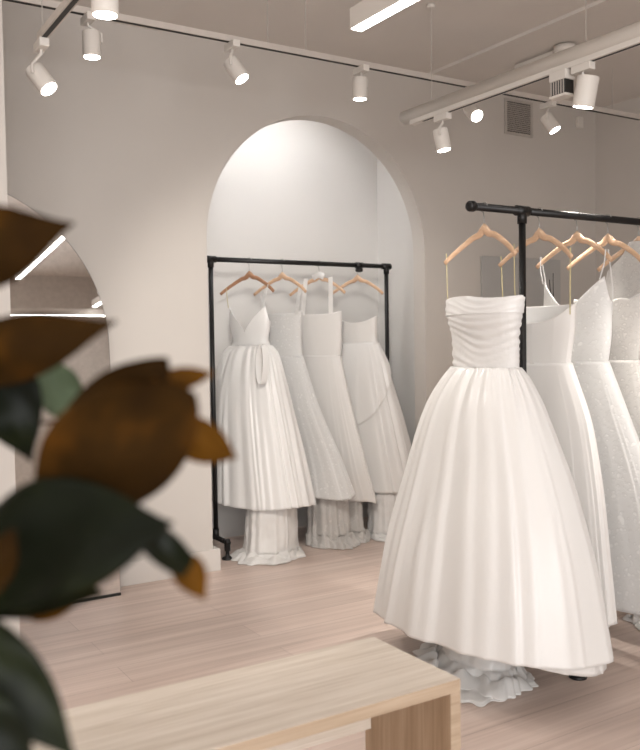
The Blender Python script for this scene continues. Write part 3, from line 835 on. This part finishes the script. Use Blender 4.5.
pl = empty('magnolia_plant', (0, 0, 0), 'blurred potted magnolia with bronze and dark green leaves in the left foreground', 'plant')
BASE = Vector((.02, .86, 0)); pl.location = BASE
def leaf(p0, p1, width, top, bot, face=None, sag=.02, fold=.25, roll=0.0, prof=.85, lab=None, asym=0, blunt=.6):
    """p0 base, p1 tip (world). face: direction the top side looks; curved, cupped, 1.2 mm thick"""
    p0 = Vector(p0); p1 = Vector(p1); ax = (p1 - p0); L = ax.length; ax.normalize()
    cdir = (Vector((0, 0, CAMZ)) - (p0 + p1) / 2).normalized()
    nrm = Vector(face) if face is not None else cdir
    nrm = (nrm - nrm.dot(ax) * ax).normalized()
    nrm = Matrix.Rotation(roll, 3, ax) @ nrm
    sd = ax.cross(nrm).normalized()
    nu, nv = 30, 12; v = []; f = []; mi = []
    for layer in (0, 1):
        for i in range(nu + 1):
            u = i / nu
            w = width * (max(0, sin(pi * u ** prof)) ** (.62 + blunt * u * u)) + .0012
            for j in range(nv + 1):
                s = -1 + 2 * j / nv
                hgt = fold * abs(s) ** 1.4 * w - sag * 4 * u * u * .5 + sag * sin(pi * u) * 1.2 + .05 * w * sin(u * 11 + s * 2)
                hgt += .006 * w / .04 * sin(8 * u + 3 * s) * abs(s)
                if abs(s) < .05: hgt -= .0015
                p = p0 + ax * (u * L) + sd * (s * w * (1 + asym * s)) + nrm * (hgt - layer * .0012)
                v.append(p - BASE)
    n1 = (nu + 1) * (nv + 1)
    for layer in (0, 1):
        for i in range(nu):
            for j in range(nv):
                a = layer * n1 + i * (nv + 1) + j; q = [a, a + 1, a + nv + 2, a + nv + 1]
                f.append(q if layer == 0 else q[::-1]); mi.append(layer)
    for i in range(nu):
        for j in (0, nv):
            a = i * (nv + 1) + j; f.append([a, a + nv + 1, a + nv + 1 + n1, a + n1]); mi.append(1)
    o = mesh('leaf', v, f, [top, bot], pl, True, mi)
    if lab: o['label'] = lab
    return o
D = .80
def A(x, y, d=D): return at(x, y, d)
def away(p): return (p - Vector((0, 0, CAMZ))).normalized()
def px2m(p, d=D): return p / F * d
B_ = 'bronze brown leaf underside'
leaf(A(-90, 268, .82), A(63, 226, .77), px2m(41), LG, LB, away(A(0, 250)), -.010, .15, lab=B_)                     # L1
leaf(A(-56, 368, .84), A(100, 326, .78), px2m(33), LG, LB, away(A(40, 340)), -.015, .3, lab=B_)                    # L2
leaf(A(38, 500, .80), A(194, 396, .765), px2m(60), LG, LB, away(A(110, 430)), -.004, .30, prof=.95, blunt=.05, lab='broad bronze leaf underside, largest of the plant')  # L3
leaf(A(62, 470, .815), A(168, 358, .80), px2m(40), LG, LB, away(A(110, 410)), .0, .15, prof=.9, blunt=.2, lab=B_)
leaf(A(150, 384, .80), A(214, 373, .82), px2m(11), LG, LO, away(A(190, 375)), .0, .3, lab='narrow orange brown leaf')
leaf(A(165, 424, .80), A(240, 460, .83), px2m(21), LG, LO, away(A(210, 440)), -.006, .3, lab='orange brown leaf')
leaf(A(-14, 350, .92), A(30, 458, .90), px2m(33, .92), LG, LB, None, .01, .15, lab='dark glossy green leaf')       # L6
leaf(A(70, 418, .96), A(46, 356, .96), px2m(21, .96), LP, LP, None, .0, .25, lab='pale green young leaf')          # L7
leaf(A(-55, 572, .80), A(166, 520, .74), px2m(62), LG, LB, (-.25, -.85, .45), .006, .15, prof=1.0, lab='large dark glossy green leaf')                        # L8
leaf(A(-60, 572, .84), A(104, 594, .80), px2m(36), LG, LB, None, .0, .2, lab='dark glossy green leaf')
leaf(A(132, 520, .76), A(206, 584, .76), px2m(15), LP, LG, away(A(170, 545)), -.012, .3, lab='curled green leaf')
leaf(A(180, 556, .765), A(205, 600, .765), px2m(15), LG, LO, away(A(195, 575)), 0, .3, prof=.7, lab='orange curled leaf tip')
leaf(A(-50, 610, .74), A(76, 760, .72), px2m(30), LG, LG, None, .01, .2, lab='dark green leaf at the bottom')
leaf(A(-72, 690, .70), A(40, 790, .70), px2m(34), LG, LG, None, .01, .2, lab='dark green leaf at the bottom')
leaf(A(30, 618, .83), A(74, 606, .83), px2m(7), LG, LO, away(A(50, 606)), 0, .3, lab='orange brown leaf')
leaf(A(-22, 600, .74), A(14, 528, .74), px2m(17), LG, LB, away(A(0, 560)), 0, .3, lab=B_)
def branch(pts, r): 
    # smooth polyline
    P = [Vector(p) for p in pts]; out = []
    for i in range(len(P) - 1):
        a = P[max(i - 1, 0)]; b = P[i]; c = P[i + 1]; d = P[min(i + 2, len(P) - 1)]
        for k in range(8):
            t = k / 8
            out.append(.5 * ((2 * b) + (c - a) * t + (2 * a - 5 * b + 4 * c - d) * t * t + (3 * b - a - 3 * c + d) * t ** 3) - BASE)
    out.append(P[-1] - BASE)
    return out, [r[0] + (r[1] - r[0]) * i / (len(out) - 1) for i in range(len(out))]
trunk_top = A(-22, 560, .82)
for pts, r in (([BASE + Vector((0, 0, .38)), BASE + Vector((.03, -.01, .8)), A(-30, 680, .80), trunk_top, A(-35, 430, .84), A(-65, 330, .84), A(-90, 268, .82)], (.011, .004)),
               ([trunk_top, A(2, 524, .81), A(38, 490, .80)], (.0055, .0035)),
               ([A(38, 490, .80), A(70, 470, .81), A(90, 470, .81)], (.0035, .002)),
               ([A(90, 470, .815), A(130, 425, .82), A(150, 385, .80)], (.0025, .0015)),
               ([A(130, 425, .82), A(165, 424, .80)], (.002, .0015)),
               ([A(-35, 430, .84), A(-56, 368, .84)], (.004, .002)), ([A(-35, 430, .84), A(-20, 370, .9), A(-14, 350, .92)], (.004, .002)),
               ([A(-20, 370, .9), A(30, 420, .97), A(70, 418, .96)], (.002, .0015)),
               ([trunk_top, A(-45, 572, .80)], (.004, .003)), ([trunk_top, A(-60, 585, .84)], (.004, .003)),
               ([A(-45, 572, .80), A(40, 560, .79), A(132, 522, .765)], (.003, .0015)), ([A(132, 520, .765), A(170, 545, .77), A(180, 556, .765)], (.0015, .001)),
               ([A(-30, 680, .80), A(-50, 610, .74)], (.005, .002)), ([A(-30, 680, .80), A(-72, 690, .70)], (.005, .002)),
               ([trunk_top, A(0, 610, .83), A(30, 618, .83)], (.003, .0015)), ([trunk_top, A(-22, 600, .74)], (.003, .002))):
    P, R_ = branch(pts, r); MB().tube(P, R_, 10).build('branch', M_stem, pl, True)
MB().lathe([(.13, 0), (.15, .01), (.19, .36), (.20, .40), (.18, .40), (.175, .37)], (0, 0, 0), 36).build('pot', M_pot, pl, True)
MB().lathe([(.17, .36), (.172, .385), (.05, .395)], (0, 0, 0), 30).build('soil', M_soil, pl, True)

# ------------------------------------------------------------------ view
sc.view_settings.view_transform = 'Standard'; sc.view_settings.look = 'None'
sc.view_settings.exposure = 0.38; sc.view_settings.gamma = 1; sc.view_settings.use_curve_mapping = False
